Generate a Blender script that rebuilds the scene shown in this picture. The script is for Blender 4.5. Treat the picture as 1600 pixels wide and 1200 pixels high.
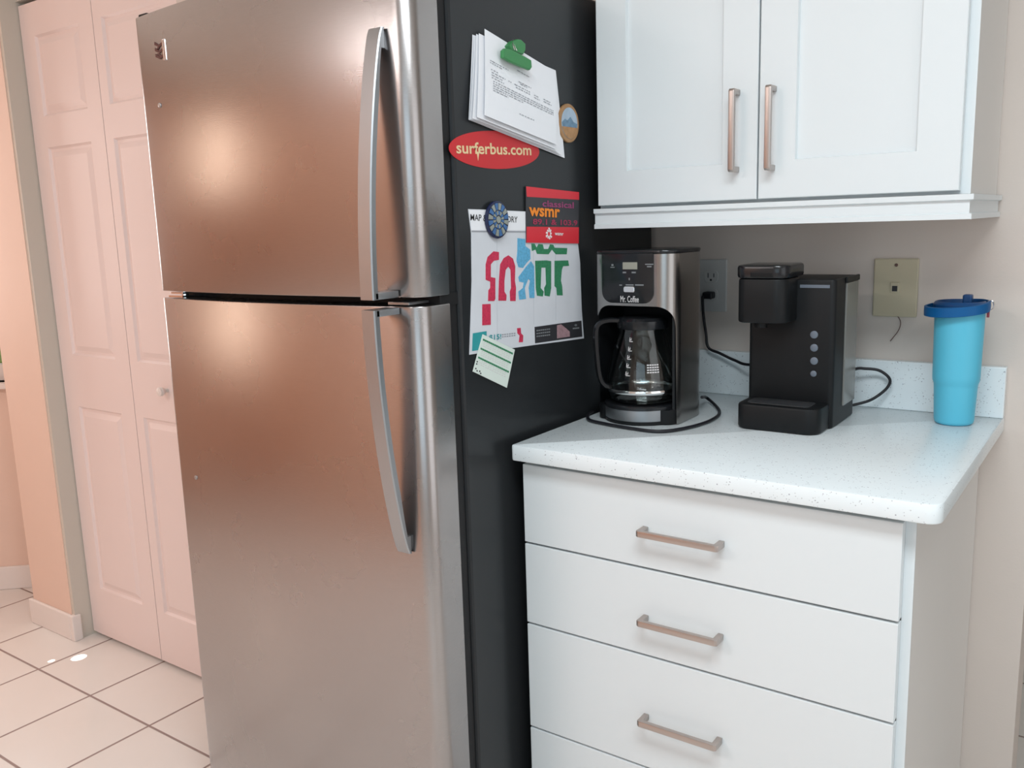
import bpy, bmesh, math, random
from mathutils import Vector, Matrix
random.seed(7)
PI = math.pi
S = bpy.context.scene
COL = S.collection
for o in list(bpy.data.objects):
    bpy.data.objects.remove(o, do_unlink=True)

# ------------------------------------------------------------------ camera
YAW, PITCH, ROLL = -0.62160, -0.17760, -0.03150
CAM = Vector((0.93396, -1.93833, 1.31427))
FPX = 1388.23
cp, sp, cy_, sy_ = math.cos(PITCH), math.sin(PITCH), math.cos(YAW), math.sin(YAW)
FWD = Vector((sy_ * cp, cy_ * cp, sp))
RGT0 = Vector((cy_, -sy_, 0))
UP0 = RGT0.cross(FWD)
RGT = math.cos(ROLL) * RGT0 + math.sin(ROLL) * UP0
UPV = -math.sin(ROLL) * RGT0 + math.cos(ROLL) * UP0
cd = bpy.data.cameras.new('camera')
cd.sensor_fit = 'HORIZONTAL'; cd.sensor_width = 36; cd.lens = FPX / 1600 * 36
cd.clip_start = 0.02
cam = bpy.data.objects.new('camera', cd); COL.objects.link(cam)
m = Matrix.Identity(4)
for i in range(3):
    m[i][0] = RGT[i]; m[i][1] = UPV[i]; m[i][2] = -FWD[i]; m[i][3] = CAM[i]
cam.matrix_world = m
S.camera = cam

S.view_settings.view_transform = 'Standard'
S.view_settings.look = 'None'
S.view_settings.gamma = 1
S.view_settings.use_curve_mapping = False
S.view_settings.exposure = 0.0

# ------------------------------------------------------------------ world and lights
w = bpy.data.worlds.new('world'); S.world = w; w.use_nodes = True
w.node_tree.nodes['Background'].inputs[0].default_value = (0.80, 0.90, 1.0, 1)
w.node_tree.nodes['Background'].inputs[1].default_value = 1.6

def area(name, loc, direction, sx, sy, power, col, spread=PI):
    l = bpy.data.lights.new(name, 'AREA'); l.shape = 'RECTANGLE'; l.size = sx; l.size_y = sy
    l.energy = power; l.color = col; l.spread = spread
    o = bpy.data.objects.new(name, l); COL.objects.link(o)
    o.location = loc
    o.rotation_euler = Vector(direction).to_track_quat('-Z', 'Y').to_euler()
    return o
area('assumed_ceiling_light', (0.95, -1.68, 2.38), (0, 0, -1), 1.15, 0.5, 31.5, (0.86, 0.95, 1.0))  # unseen kitchen lamp, assumed from the shadows under the handles
area('assumed_window_light', (1.5, -4.30, 1.5), (-0.1, 1, 0), 2.6, 1.5, 19, (0.58, 0.83, 1.0))  # assumed unseen window behind the camera; a lamp alone, no opening built
area('added_right_fill', (2.93, -1.3, 1.3), (-1, 0.1, 0), 2.0, 2.0, 14, (0.88, 0.94, 1.0))  # added fill for right-facing panels and the refrigerator side, no door there
area('added_left_fill', (-0.9, -2.9, 2.38), (0, 0, -1), 1.15, 0.5, 26, (1.0, 0.94, 0.93))  # unseen ceiling lamp added to light the closet doors and floor
area('nook_window_daylight', (-2.70, -0.70, 1.45), (0.67, -0.74, 0), 0.7, 1.0, 17, (1.0, 0.93, 0.90))
area('assumed_far_window_light', (-3.93, -3.1, 1.72), (1, 0.25, -0.1), 0.30, 0.9, 6.5, (1.0, 0.78, 0.60))  # assumed unseen window, no opening built; gives the refrigerator doors a warm highlight
def sun_patch_lamp(name, tgt, src, rad, power):  # narrow spot lamp that stands in for a patch of sun
    l = bpy.data.lights.new(name, 'SPOT'); d = Vector(tgt) - Vector(src)
    l.spot_size = 2 * math.atan(rad / d.length); l.spot_blend = 0.06; l.energy = power; l.shadow_soft_size = 0.001
    o = bpy.data.objects.new(name, l); COL.objects.link(o); o.location = src
    o.rotation_euler = d.to_track_quat('-Z', 'Y').to_euler()
sun_patch_lamp('added_sun_patch_spot', (-1.746, -0.612, 0), (-1.98, -1.76, 2.08), 0.0205, 520)  # lamp added inside the room to draw the larger sun patch, no blind built
sun_patch_lamp('added_small_sun_patch_spot', (-1.800, -0.672, 0), (-1.91, -1.18, 0.96), 0.0095, 120)  # second added lamp, hung lower in the room, for the smaller sun patch

# ------------------------------------------------------------------ pixel of the 1600x1200 frame -> point on a known plane of the room
def ray(px, py):
    return FWD + RGT * ((px - 800) / FPX) - UPV * ((py - 600) / FPX)
EYE = Vector((0.93396, -1.93833, 1.31427))
def hit(px, py, ax, v):
    i = 'xyz'.index(ax); d = ray(px, py)
    return EYE + d * ((v - EYE[i]) / d[i])

# ------------------------------------------------------------------ materials
def mat(name, col, rough=0.5, metal=0.0, bump=0.0, bscale=60, var=0.0, vscale=8, spec=0.5, trans=0.0, ior=1.45, coat=0.0, aniso=0.0, stretch=None, rvar=0.0):
    M = bpy.data.materials.new(name); M.use_nodes = True
    nt = M.node_tree; b = nt.nodes['Principled BSDF']
    b.inputs['Base Color'].default_value = (*col, 1)
    b.inputs['Roughness'].default_value = rough
    b.inputs['Metallic'].default_value = metal
    b.inputs['Specular IOR Level'].default_value = spec
    b.inputs['Transmission Weight'].default_value = trans
    b.inputs['IOR'].default_value = ior
    b.inputs['Coat Weight'].default_value = coat
    b.inputs['Anisotropic'].default_value = aniso
    tc = nt.nodes.new('ShaderNodeTexCoord'); mp = nt.nodes.new('ShaderNodeMapping')
    nt.links.new(tc.outputs['Object'], mp.inputs[0])
    if stretch: mp.inputs['Scale'].default_value = stretch
    if var > 0:
        n = nt.nodes.new('ShaderNodeTexNoise'); n.inputs['Scale'].default_value = vscale; n.inputs['Detail'].default_value = 4
        nt.links.new(mp.outputs[0], n.inputs['Vector'])
        r = nt.nodes.new('ShaderNodeMixRGB'); r.blend_type = 'MIX'
        r.inputs[1].default_value = (*[c * (1 - var) for c in col], 1); r.inputs[2].default_value = (*[min(1, c * (1 + var)) for c in col], 1)
        nt.links.new(n.outputs['Fac'], r.inputs[0]); nt.links.new(r.outputs[0], b.inputs['Base Color'])
    if rvar > 0:
        n = nt.nodes.new('ShaderNodeTexNoise'); n.inputs['Scale'].default_value = 4; n.inputs['Detail'].default_value = 5
        nt.links.new(tc.outputs['Object'], n.inputs['Vector'])
        r = nt.nodes.new('ShaderNodeMapRange'); r.inputs['From Min'].default_value = 0; r.inputs['From Max'].default_value = 1
        r.inputs['To Min'].default_value = rough - rvar; r.inputs['To Max'].default_value = rough + rvar
        nt.links.new(n.outputs['Fac'], r.inputs['Value']); nt.links.new(r.outputs[0], b.inputs['Roughness'])
    if bump > 0:
        n = nt.nodes.new('ShaderNodeTexNoise'); n.inputs['Scale'].default_value = bscale; n.inputs['Detail'].default_value = 3
        nt.links.new(mp.outputs[0], n.inputs['Vector'])
        bp = nt.nodes.new('ShaderNodeBump'); bp.inputs['Strength'].default_value = bump; bp.inputs['Distance'].default_value = 0.002
        nt.links.new(n.outputs['Fac'], bp.inputs['Height']); nt.links.new(bp.outputs[0], b.inputs['Normal'])
    return M
M = {}
M['wall'] = mat('beige_wall_paint', (0.67, 0.595, 0.54), 0.7, bump=0.12, bscale=220, var=0.02)
M['peach'] = mat('peach_wall_paint', (0.78, 0.575, 0.475), 0.7, bump=0.1, bscale=200, var=0.02)
M['terra'] = mat('terracotta_for_reflection', (0.82, 0.48, 0.33), 0.7, bump=0.1, bscale=200, var=0.02)  # unseen walls made deeper than the peach to warm the refrigerator doors' reflection
M['ceil'] = mat('ceiling_paint', (0.8, 0.78, 0.74), 0.8, bump=0.15, bscale=120)
M['trimw'] = mat('white_trim_paint', (0.80, 0.73, 0.69), 0.4, var=0.01)
M['jamb'] = mat('putty_jamb_paint', (0.62, 0.57, 0.50), 0.5, var=0.01)
M['door'] = mat('closet_door_paint', (0.83, 0.70, 0.67), 0.38, bump=0.08, bscale=150, var=0.01)
M['cab'] = mat('white_cabinet_lacquer', (0.71, 0.755, 0.77), 0.34, var=0.008, vscale=3)
M['cabside'] = mat('cabinet_side_panel', (0.72, 0.70, 0.67), 0.42, var=0.01)
M['steel'] = mat('brushed_stainless', (0.41, 0.39, 0.385), 0.27, 1.0, bump=0.05, bscale=90, var=0.05, vscale=60, stretch=(1, 1, 12), rvar=0.05)
M['steelh'] = mat('satin_handle_steel', (0.40, 0.42, 0.44), 0.42, 1.0, bump=0.02, bscale=200)
M['nickel'] = mat('satin_nickel', (0.50, 0.44, 0.41), 0.36, 1.0)
M['chrome'] = mat('chrome', (0.8, 0.8, 0.8), 0.12, 1.0)
M['fside'] = mat('black_textured_enamel', (0.020, 0.022, 0.024), 0.28, bump=0.06, bscale=500, spec=0.38)
M['gasket'] = mat('black_rubber_gasket', (0.006, 0.006, 0.007), 0.6)
M['black'] = mat('black_plastic', (0.007, 0.008, 0.009), 0.45, spec=0.28, bump=0.04, bscale=400)
M['blackg'] = mat('gloss_black_plastic', (0.012, 0.013, 0.015), 0.18)
M['darkgrey'] = mat('dark_grey_plastic', (0.035, 0.037, 0.04), 0.4)
M['cord'] = mat('black_rubber_cord', (0.008, 0.008, 0.012), 0.45)
M['paper'] = mat('white_paper', (0.82, 0.83, 0.86), 0.7, var=0.01, vscale=20)
M['news'] = mat('newsprint', (0.63, 0.65, 0.69), 0.7, var=0.09, vscale=16, bump=0.5, bscale=9)
M['crease'] = mat('creased_newsprint', (0.50, 0.52, 0.56), 0.7)
M['ink'] = mat('grey_ink', (0.30, 0.31, 0.34), 0.7)
M['inkd'] = mat('black_ink', (0.03, 0.03, 0.035), 0.6)
M['greenp'] = mat('green_plastic', (0.045, 0.23, 0.075), 0.4)
M['red'] = mat('red_vinyl', (0.56, 0.02, 0.025), 0.4, var=0.03)
M['redp'] = mat('red_print', (0.55, 0.035, 0.085), 0.5, var=0.45, vscale=260)
M['redc'] = mat('red_card_print', (0.66, 0.03, 0.045), 0.4)
M['gold'] = mat('cream_lettering', (0.75, 0.58, 0.33), 0.5)
M['greenprint'] = mat('green_print', (0.035, 0.21, 0.10), 0.5, var=0.45, vscale=260)
M['blueprint'] = mat('blue_print', (0.12, 0.40, 0.62), 0.5, var=0.45, vscale=260)
M['teal'] = mat('teal_print', (0.03, 0.30, 0.32), 0.5)
M['charcoal'] = mat('charcoal_print', (0.035, 0.035, 0.04), 0.4)
M['magenta'] = mat('magenta_print', (0.30, 0.05, 0.15), 0.5)
M['crimson'] = mat('crimson_print', (0.36, 0.03, 0.08), 0.5)
M['orange'] = mat('orange_print', (0.85, 0.25, 0.02), 0.5)
M['white'] = mat('white_print', (0.8, 0.8, 0.8), 0.5)
M['skin'] = mat('pinkish_photo_print', (0.35, 0.22, 0.24), 0.5, var=0.5, vscale=150)
M['wood'] = mat('tan_wood', (0.36, 0.20, 0.09), 0.45, var=0.2, vscale=60)
M['navy'] = mat('navy_ceramic', (0.012, 0.018, 0.06), 0.25)
M['tileblue'] = mat('blue_ceramic_tile', (0.05, 0.14, 0.33), 0.25, var=0.3, vscale=80)
M['tilecream'] = mat('cream_ceramic_tile', (0.27, 0.29, 0.26), 0.3, var=0.2, vscale=80)
M['sand'] = mat('sandy_picture_print', (0.40, 0.22, 0.10), 0.5, var=0.4, vscale=120)
M['sea'] = mat('sea_picture_print', (0.14, 0.24, 0.34), 0.5, var=0.5, vscale=100)
M['skyp'] = mat('sky_picture_print', (0.38, 0.48, 0.58), 0.5, var=0.2, vscale=60)
M['pistachio'] = mat('pale_green_card', (0.68, 0.76, 0.70), 0.6)
M['almond'] = mat('almond_plastic', (0.56, 0.50, 0.36), 0.4)
M['platew'] = mat('pale_grey_plate', (0.56, 0.56, 0.55), 0.35)
M['wire'] = mat('brown_wire', (0.14, 0.08, 0.07), 0.6)
M['aqua'] = mat('aqua_powder_coat', (0.10, 0.50, 0.68), 0.42, bump=0.03, bscale=500)
M['blue'] = mat('blue_silicone', (0.003, 0.095, 0.28), 0.45, spec=0.3)
M['blued'] = mat('dark_blue_plastic', (0.006, 0.06, 0.19), 0.35)
M['pink'] = mat('dull_red_enamel', (0.25, 0.04, 0.06), 0.4)
M['maroon'] = mat('dark_maroon_enamel', (0.09, 0.035, 0.035), 0.35)
M['brewsteel'] = mat('dull_brushed_steel', (0.36, 0.35, 0.34), 0.27, 1.0, bump=0.03, bscale=150)
M['lcd'] = mat('grey_green_display', (0.30, 0.30, 0.25), 0.2)
M['dim'] = mat('dim_lettering', (0.20, 0.21, 0.22), 0.5)
M['pale'] = mat('pale_lettering', (0.62, 0.60, 0.60), 0.5)
M['button'] = mat('slate_button', (0.13, 0.155, 0.19), 0.35)
M['leaf'] = mat('leaf_green', (0.25, 0.42, 0.08), 0.5, var=0.5, vscale=10)
M['lampshade'] = mat('lamp_diffuser', (0.9, 0.85, 0.75), 0.4)
def glassmat(name, tint, rough=0.0, alpha=1.0):
    X = mat(name, tint, rough, trans=1.0, ior=1.45)
    return X
M['glass'] = glassmat('clear_glass', (0.93, 0.96, 0.95))
M['tankglass'] = mat('frosted_tank_plastic', (0.22, 0.22, 0.205), 0.18, trans=0.15)
M['pane'] = glassmat('window_glass', (1, 1, 1))

# quartz counter: pale ground with grey specks
def quartz():
    X = mat('speckled_quartz', (0.74, 0.78, 0.79), 0.22)
    nt = X.node_tree; b = nt.nodes['Principled BSDF']; tc = nt.nodes['Texture Coordinate']
    mix = None; prev = None
    base = nt.nodes.new('ShaderNodeRGB'); base.outputs[0].default_value = (0.78, 0.84, 0.86, 1); prev = base.outputs[0]
    for sc, th, colr in ((240, 0.24, (0.52, 0.55, 0.57, 1)), (120, 0.14, (0.40, 0.42, 0.46, 1)), (65, 0.070, (0.30, 0.32, 0.36, 1))):
        v = nt.nodes.new('ShaderNodeTexVoronoi'); v.inputs['Scale'].default_value = sc
        nt.links.new(tc.outputs['Object'], v.inputs['Vector'])
        lt = nt.nodes.new('ShaderNodeMath'); lt.operation = 'LESS_THAN'; lt.inputs[1].default_value = th
        nt.links.new(v.outputs['Distance'], lt.inputs[0])
        # thin the specks with a noise mask
        n = nt.nodes.new('ShaderNodeTexNoise'); n.inputs['Scale'].default_value = sc * .35
        nt.links.new(tc.outputs['Object'], n.inputs['Vector'])
        gt = nt.nodes.new('ShaderNodeMath'); gt.operation = 'GREATER_THAN'; gt.inputs[1].default_value = 0.54
        nt.links.new(n.outputs['Fac'], gt.inputs[0])
        mu = nt.nodes.new('ShaderNodeMath'); mu.operation = 'MULTIPLY'
        nt.links.new(lt.outputs[0], mu.inputs[0]); nt.links.new(gt.outputs[0], mu.inputs[1])
        r = nt.nodes.new('ShaderNodeMixRGB'); nt.links.new(mu.outputs[0], r.inputs[0]); nt.links.new(prev, r.inputs[1]); r.inputs[2].default_value = colr
        prev = r.outputs[0]
    nt.links.new(prev, b.inputs['Base Color'])
    return X
M['quartz'] = quartz()
# floor tiles
def tiles():
    X = mat('glazed_floor_tile', (0.74, 0.67, 0.63), 0.22)
    nt = X.node_tree; b = nt.nodes['Principled BSDF']
    g = nt.nodes.new('ShaderNodeNewGeometry'); sx = nt.nodes.new('ShaderNodeSeparateXYZ'); nt.links.new(g.outputs['Position'], sx.inputs[0])
    facs = []
    for out, off, pitch in ((0, -1.19, 0.2955), (1, -0.722, 0.2955)):
        a = nt.nodes.new('ShaderNodeMath'); a.operation = 'SUBTRACT'; a.inputs[1].default_value = off; nt.links.new(sx.outputs[out], a.inputs[0])
        d = nt.nodes.new('ShaderNodeMath'); d.operation = 'DIVIDE'; d.inputs[1].default_value = pitch; nt.links.new(a.outputs[0], d.inputs[0])
        ad = nt.nodes.new('ShaderNodeMath'); ad.operation = 'ADD'; ad.inputs[1].default_value = 100.5; nt.links.new(d.outputs[0], ad.inputs[0])
        f = nt.nodes.new('ShaderNodeMath'); f.operation = 'FRACT'; nt.links.new(ad.outputs[0], f.inputs[0])
        s = nt.nodes.new('ShaderNodeMath'); s.operation = 'SUBTRACT'; s.inputs[1].default_value = 0.5; nt.links.new(f.outputs[0], s.inputs[0])
        ab = nt.nodes.new('ShaderNodeMath'); ab.operation = 'ABSOLUTE'; nt.links.new(s.outputs[0], ab.inputs[0])
        mr = nt.nodes.new('ShaderNodeMapRange'); mr.inputs['From Min'].default_value = 0.008; mr.inputs['From Max'].default_value = 0.015
        mr.inputs['To Min'].default_value = 1; mr.inputs['To Max'].default_value = 0
        nt.links.new(ab.outputs[0], mr.inputs['Value']); facs.append(mr.outputs[0])
    mx = nt.nodes.new('ShaderNodeMath'); mx.operation = 'MAXIMUM'; nt.links.new(facs[0], mx.inputs[0]); nt.links.new(facs[1], mx.inputs[1])
    n = nt.nodes.new('ShaderNodeTexNoise'); n.inputs['Scale'].default_value = 5; n.inputs['Detail'].default_value = 5
    nt.links.new(g.outputs['Position'], n.inputs['Vector'])
    v = nt.nodes.new('ShaderNodeMixRGB'); v.inputs[1].default_value = (0.74, 0.68, 0.63, 1); v.inputs[2].default_value = (0.79, 0.74, 0.70, 1); nt.links.new(n.outputs['Fac'], v.inputs[0])
    r = nt.nodes.new('ShaderNodeMixRGB'); nt.links.new(mx.outputs[0], r.inputs[0]); nt.links.new(v.outputs[0], r.inputs[1]); r.inputs[2].default_value = (0.30, 0.22, 0.20, 1)
    nt.links.new(r.outputs[0], b.inputs['Base Color'])
    rr = nt.nodes.new('ShaderNodeMapRange'); rr.inputs['To Min'].default_value = 0.2; rr.inputs['To Max'].default_value = 0.7
    nt.links.new(mx.outputs[0], rr.inputs['Value']); nt.links.new(rr.outputs[0], b.inputs['Roughness'])
    bp = nt.nodes.new('ShaderNodeBump'); bp.invert = True; bp.inputs['Strength'].default_value = 0.5; bp.inputs['Distance'].default_value = 0.003
    nt.links.new(mx.outputs[0], bp.inputs['Height']); nt.links.new(bp.outputs[0], b.inputs['Normal'])
    return X
M['tile'] = tiles()

# ------------------------------------------------------------------ mesh helpers
def link(name, me, m=None, parent=None, smooth=False):
    o = bpy.data.objects.new(name, me); COL.objects.link(o)
    if m is not None and not me.materials:
        me.materials.append(M[m] if isinstance(m, str) else m)
    if smooth:
        for p in me.polygons: p.use_smooth = True
        try: me.set_sharp_from_angle(angle=math.radians(38))
        except Exception: pass
    if parent is not None:
        o.parent = parent
        o.matrix_parent_inverse = parent_matrix(parent).inverted()
    return o
def parent_matrix(o):
    mm = Matrix.LocRotScale(o.location, o.rotation_euler, o.scale)
    if o.parent is not None:
        mm = parent_matrix(o.parent) @ o.matrix_parent_inverse @ mm
    return mm
def fin(name, bm, m=None, parent=None, smooth=False):
    bmesh.ops.recalc_face_normals(bm, faces=bm.faces)
    me = bpy.data.meshes.new(name); bm.to_mesh(me); bm.free()
    return link(name, me, m, parent, smooth)
def B(): return bmesh.new()
def box(bm, x0, x1, y0, y1, z0, z1, bev=0.0, seg=2, mi=0):
    tb = bmesh.new()
    bmesh.ops.create_cube(tb, size=1)
    for v in tb.verts:
        v.co = Vector(((x0 + x1) / 2 + v.co.x * (x1 - x0), (y0 + y1) / 2 + v.co.y * (y1 - y0), (z0 + z1) / 2 + v.co.z * (z1 - z0)))
    if bev > 0:
        bmesh.ops.bevel(tb, geom=tb.edges[:], offset=bev, segments=seg, affect='EDGES', profile=0.5)
    join(bm, tb, mi=mi)
def join(bm, tb, mat4=None, mi=0):
    mp = {}
    for v in tb.verts:
        mp[v] = bm.verts.new(mat4 @ v.co if mat4 else v.co)
    for f in tb.faces:
        try:
            nf = bm.faces.new([mp[v] for v in f.verts]); nf.material_index = mi; nf.smooth = f.smooth
        except ValueError: pass
    tb.free()
def prism(bm, pts, fn, a, b, bev=0.0):
    """polygon pts (2d) extruded between a and b; fn(u,v,w)->Vector"""
    tb = bmesh.new()
    lo = [tb.verts.new(fn(u, v, a)) for u, v in pts]; hi = [tb.verts.new(fn(u, v, b)) for u, v in pts]
    n = len(pts)
    tb.faces.new(lo); tb.faces.new(hi[::-1])
    for i in range(n): tb.faces.new([lo[i], hi[i], hi[(i + 1) % n], lo[(i + 1) % n]])
    if bev > 0:
        bmesh.ops.recalc_face_normals(tb, faces=tb.faces)
        es = [e for e in tb.edges if (e.verts[0] in lo and e.verts[1] in lo) or (e.verts[0] in hi and e.verts[1] in hi)]
        bmesh.ops.bevel(tb, geom=es, offset=bev, segments=2, affect='EDGES', profile=0.5)
    join(bm, tb)
FZ = lambda u, v, w: Vector((u, v, w))       # plan outline, extruded upward
FY = lambda u, v, w: Vector((u, w, v))       # elevation seen from the front
FX = lambda u, v, w: Vector((w, u, v))       # elevation on the refrigerator side
def lathe(bm, prof, c, seg=40, cap0=True, cap1=True):
    tb = bmesh.new(); rings = []
    for r, z in prof:
        rings.append([tb.verts.new(Vector((c[0] + r * math.cos(2 * PI * k / seg), c[1] + r * math.sin(2 * PI * k / seg), c[2] + z))) for k in range(seg)])
    for a, b in zip(rings, rings[1:]):
        for k in range(seg): tb.faces.new([a[k], a[(k + 1) % seg], b[(k + 1) % seg], b[k]])
    if cap0: tb.faces.new(rings[0][::-1])
    if cap1: tb.faces.new(rings[-1])
    join(bm, tb)
def smoothpath(P, n=8):
    P = [Vector(p) for p in P]; out = []
    Q = [2 * P[0] - P[1]] + P + [2 * P[-1] - P[-2]]
    for i in range(1, len(Q) - 2):
        p0, p1, p2, p3 = Q[i - 1:i + 3]
        for k in range(n):
            t = k / n
            out.append(0.5 * ((2 * p1) + (p2 - p0) * t + (2 * p0 - 5 * p1 + 4 * p2 - p3) * t * t + (3 * p1 - p0 - 3 * p2 + p3) * t ** 3))
    out.append(P[-1]); return out
def tube(bm, P, r, seg=10, sm=True, n=8):
    if sm: P = smoothpath(P, n)
    P = [Vector(p) for p in P]; tb = bmesh.new(); rings = []; ref = None
    for i, p in enumerate(P):
        d = (P[min(i + 1, len(P) - 1)] - P[max(i - 1, 0)]).normalized()
        if ref is None: ref = d.orthogonal().normalized()
        ref = (ref - d * ref.dot(d)).normalized(); q = d.cross(ref)
        rr = r(i / (len(P) - 1)) if callable(r) else r
        rings.append([tb.verts.new(p + rr * (math.cos(2 * PI * k / seg) * ref + math.sin(2 * PI * k / seg) * q)) for k in range(seg)])
    for a, b in zip(rings, rings[1:]):
        for k in range(seg): tb.faces.new([a[k], a[(k + 1) % seg], b[(k + 1) % seg], b[k]])
    tb.faces.new(rings[0][::-1]); tb.faces.new(rings[-1])
    join(bm, tb)
def rrect(x0, x1, y0, y1, r, n=6):
    """rounded rectangle; r = radii of corners (x0,y0),(x1,y0),(x1,y1),(x0,y1)"""
    if not isinstance(r, (tuple, list)): r = (r,) * 4
    pts = []
    for (cx, cyy, sx_, sy, a0), rr in zip(((x0, y0, 1, 1, PI), (x1, y0, -1, 1, 1.5 * PI), (x1, y1, -1, -1, 0), (x0, y1, 1, -1, .5 * PI)), r):
        if rr <= 0: pts.append((cx, cyy)); continue
        for k in range(n + 1):
            a = a0 + k / n * PI / 2
            pts.append((cx + sx_ * rr + rr * math.cos(a), cyy + sy * rr + rr * math.sin(a)))
    return pts
def thing(name, label, cat, loc, group=None):
    o = bpy.data.objects.new(name, None); COL.objects.link(o); o.location = loc; o.empty_display_size = .05
    return tag(o, label, cat, group)
def tag(o, label, cat, group=None):
    o['label'] = label; o['category'] = cat
    if group: o['group'] = group
    return o
def struct(name, bm, m, label=None, smooth=False):
    o = fin(name, bm, m, None, smooth); o['kind'] = 'structure'
    if label: o['label'] = label
    return o
def strokes(name, s, org, ex, ey, nrm, w_, h_, m, parent, off=0.0, bold=0.0, depth=0.0003):
    """lettering: s fitted into a box w_ x h_ starting at org, along ex, up ey"""
    c = bpy.data.curves.new(name, 'FONT'); c.body = s; c.size = 1.0; c.offset = bold; c.resolution_u = 3
    t = bpy.data.objects.new(name, c); COL.objects.link(t)
    bpy.context.view_layer.update()
    dg = bpy.context.evaluated_depsgraph_get()
    me = bpy.data.meshes.new_from_object(t.evaluated_get(dg))
    bpy.data.objects.remove(t, do_unlink=True)
    xs = [v.co.x for v in me.vertices]; ys = [v.co.y for v in me.vertices]
    x0, x1, y0, y1 = min(xs), max(xs), min(ys), max(ys)
    ex, ey, nrm = Vector(ex).normalized(), Vector(ey).normalized(), Vector(nrm).normalized()
    for v in me.vertices:
        v.co = Vector(org) + ex * ((v.co.x - x0) / (x1 - x0) * w_) + ey * ((v.co.y - y0) / (y1 - y0) * h_) + nrm * off
    me.name = name; me.materials.clear()
    return link(name, me, m, parent)

# ================================================================== ROOM
YC = -0.490     # closet door plane
bm = B(); box(bm, -4.0, 3.0, -4.4, 3.2, -0.05, 0.0); struct('floor', bm, 'tile')
bm = B(); box(bm, -4.05, 3.05, -4.45, 3.25, 2.45, 2.5); struct('ceiling', bm, 'ceil')
bm = B(); box(bm, -1.30, 0.785, 0.0, 0.11, 0.0, 2.45); struct('wall_back', bm, 'wall')
bm = B(); box(bm, 3.0, 3.1, -4.4, 3.2, 0.0, 2.45); struct('wall_right', bm, 'wall')
bm = B(); box(bm, -4.1, -4.0, -4.4, -1.70, 0.0, 2.45); struct('wall_left', bm, 'terra')
bm = B(); box(bm, -4.0, -1.0, -3.6, -3.5, 0.0, 2.45); struct('wall_front_left', bm, 'terra')  # unseen wall set forward so the refrigerator doors reflect more terracotta
bm = B(); box(bm, -1.0, -0.9, -4.4, -3.5, 0.0, 2.45); struct('wall_front_return', bm, 'wall')  # unseen return added to close the gap behind the wall set forward
bm = B(); box(bm, -0.9, 3.0, -4.5, -4.4, 0.0, 2.45); struct('wall_front_right', bm, 'wall')
bm = B(); box(bm, -4.0, 3.0, 3.2, 3.3, 0.0, 2.45); struct('wall_far', bm, 'wall')
# pier left of the closet, header over the closet doors, return beside the refrigerator
bm = B(); box(bm, -2.135, -1.885, -0.548, 0.11, 0.0, 2.45); struct('wall_pier', bm, 'peach')
bm = B(); box(bm, -1.885, -1.871, -0.5455, -0.40, 0.0, 2.45); struct('trim_1', bm, 'jamb')
bm = B(); box(bm, -1.871, -1.085, -0.495, -0.40, 2.010, 2.45); struct('trim_2', bm, 'jamb')
bm = B(); box(bm, -1.085, -0.95, -0.50, 0.0, 0.0, 2.45); struct('wall_closet', bm, 'wall')
bm = B()
box(bm, -2.148, -1.885, -0.560, -0.548, 0.0, 0.088, 0.003); box(bm, -1.8852, -1.862, -0.560, -0.530, 0.0, 0.088, 0.003)
struct('baseboard_pier', bm, 'trimw')

# bay wall of the nook with its window
O = Vector((-2.05, -0.006, 0)); E1 = Vector((-0.74, -0.6726, 0)); N1 = Vector((0.6726, -0.74, 0))
def bay(bm, s0, s1, d0, d1, z0, z1, bev=0.0):
    tb = bmesh.new(); box(tb, s0, s1, d0, d1, z0, z1, bev)
    for v in tb.verts: v.co = O + E1 * v.co.x + N1 * v.co.y + Vector((0, 0, v.co.z))
    join(bm, tb)
W0, W1, WZ0, WZ1 = 0.50, 1.45, 0.80, 2.05
bm = B()
bay(bm, -0.1, W0, -0.12, 0, 0, 2.45); bay(bm, W1, 2.64, -0.12, 0, 0, 2.45); bay(bm, W0, W1, -0.12, 0, 0, WZ0); bay(bm, W0, W1, -0.12, 0, WZ1, 2.45)
struct('wall_nook', bm, 'peach')
bm = B(); bay(bm, 0.12, 2.64, 0, 0.014, 0, 0.09, 0.003); struct('baseboard_nook', bm, 'trimw')
win = bpy.data.objects.new('window_1', None); COL.objects.link(win); win['kind'] = 'structure'; win.location = O + E1 * 0.95 + Vector((0, 0, .8))
bm = B()
for a in ((W0, W0 + .045, WZ0, WZ1), (W1 - .045, W1, WZ0, WZ1), (W0, W1, WZ0, WZ0 + .06), (W0, W1, WZ1 - .05, WZ1), (W0, W1, 1.40, 1.44)):
    bay(bm, a[0], a[1], -0.09, -0.04, a[2], a[3], 0.002)
fin('window_frame', bm, 'trimw', win)
bm = B(); bay(bm, W0 - .03, W1 + .03, -0.10, 0.035, WZ0 - .022, WZ0, 0.004); fin('window_sill', bm, 'trimw', win)
bm = B(); bay(bm, W0 + .04, W1 - .04, -0.068, -0.064, WZ0 + .05, WZ1 - .04); fin('window_pane', bm, 'pane', win)
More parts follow.
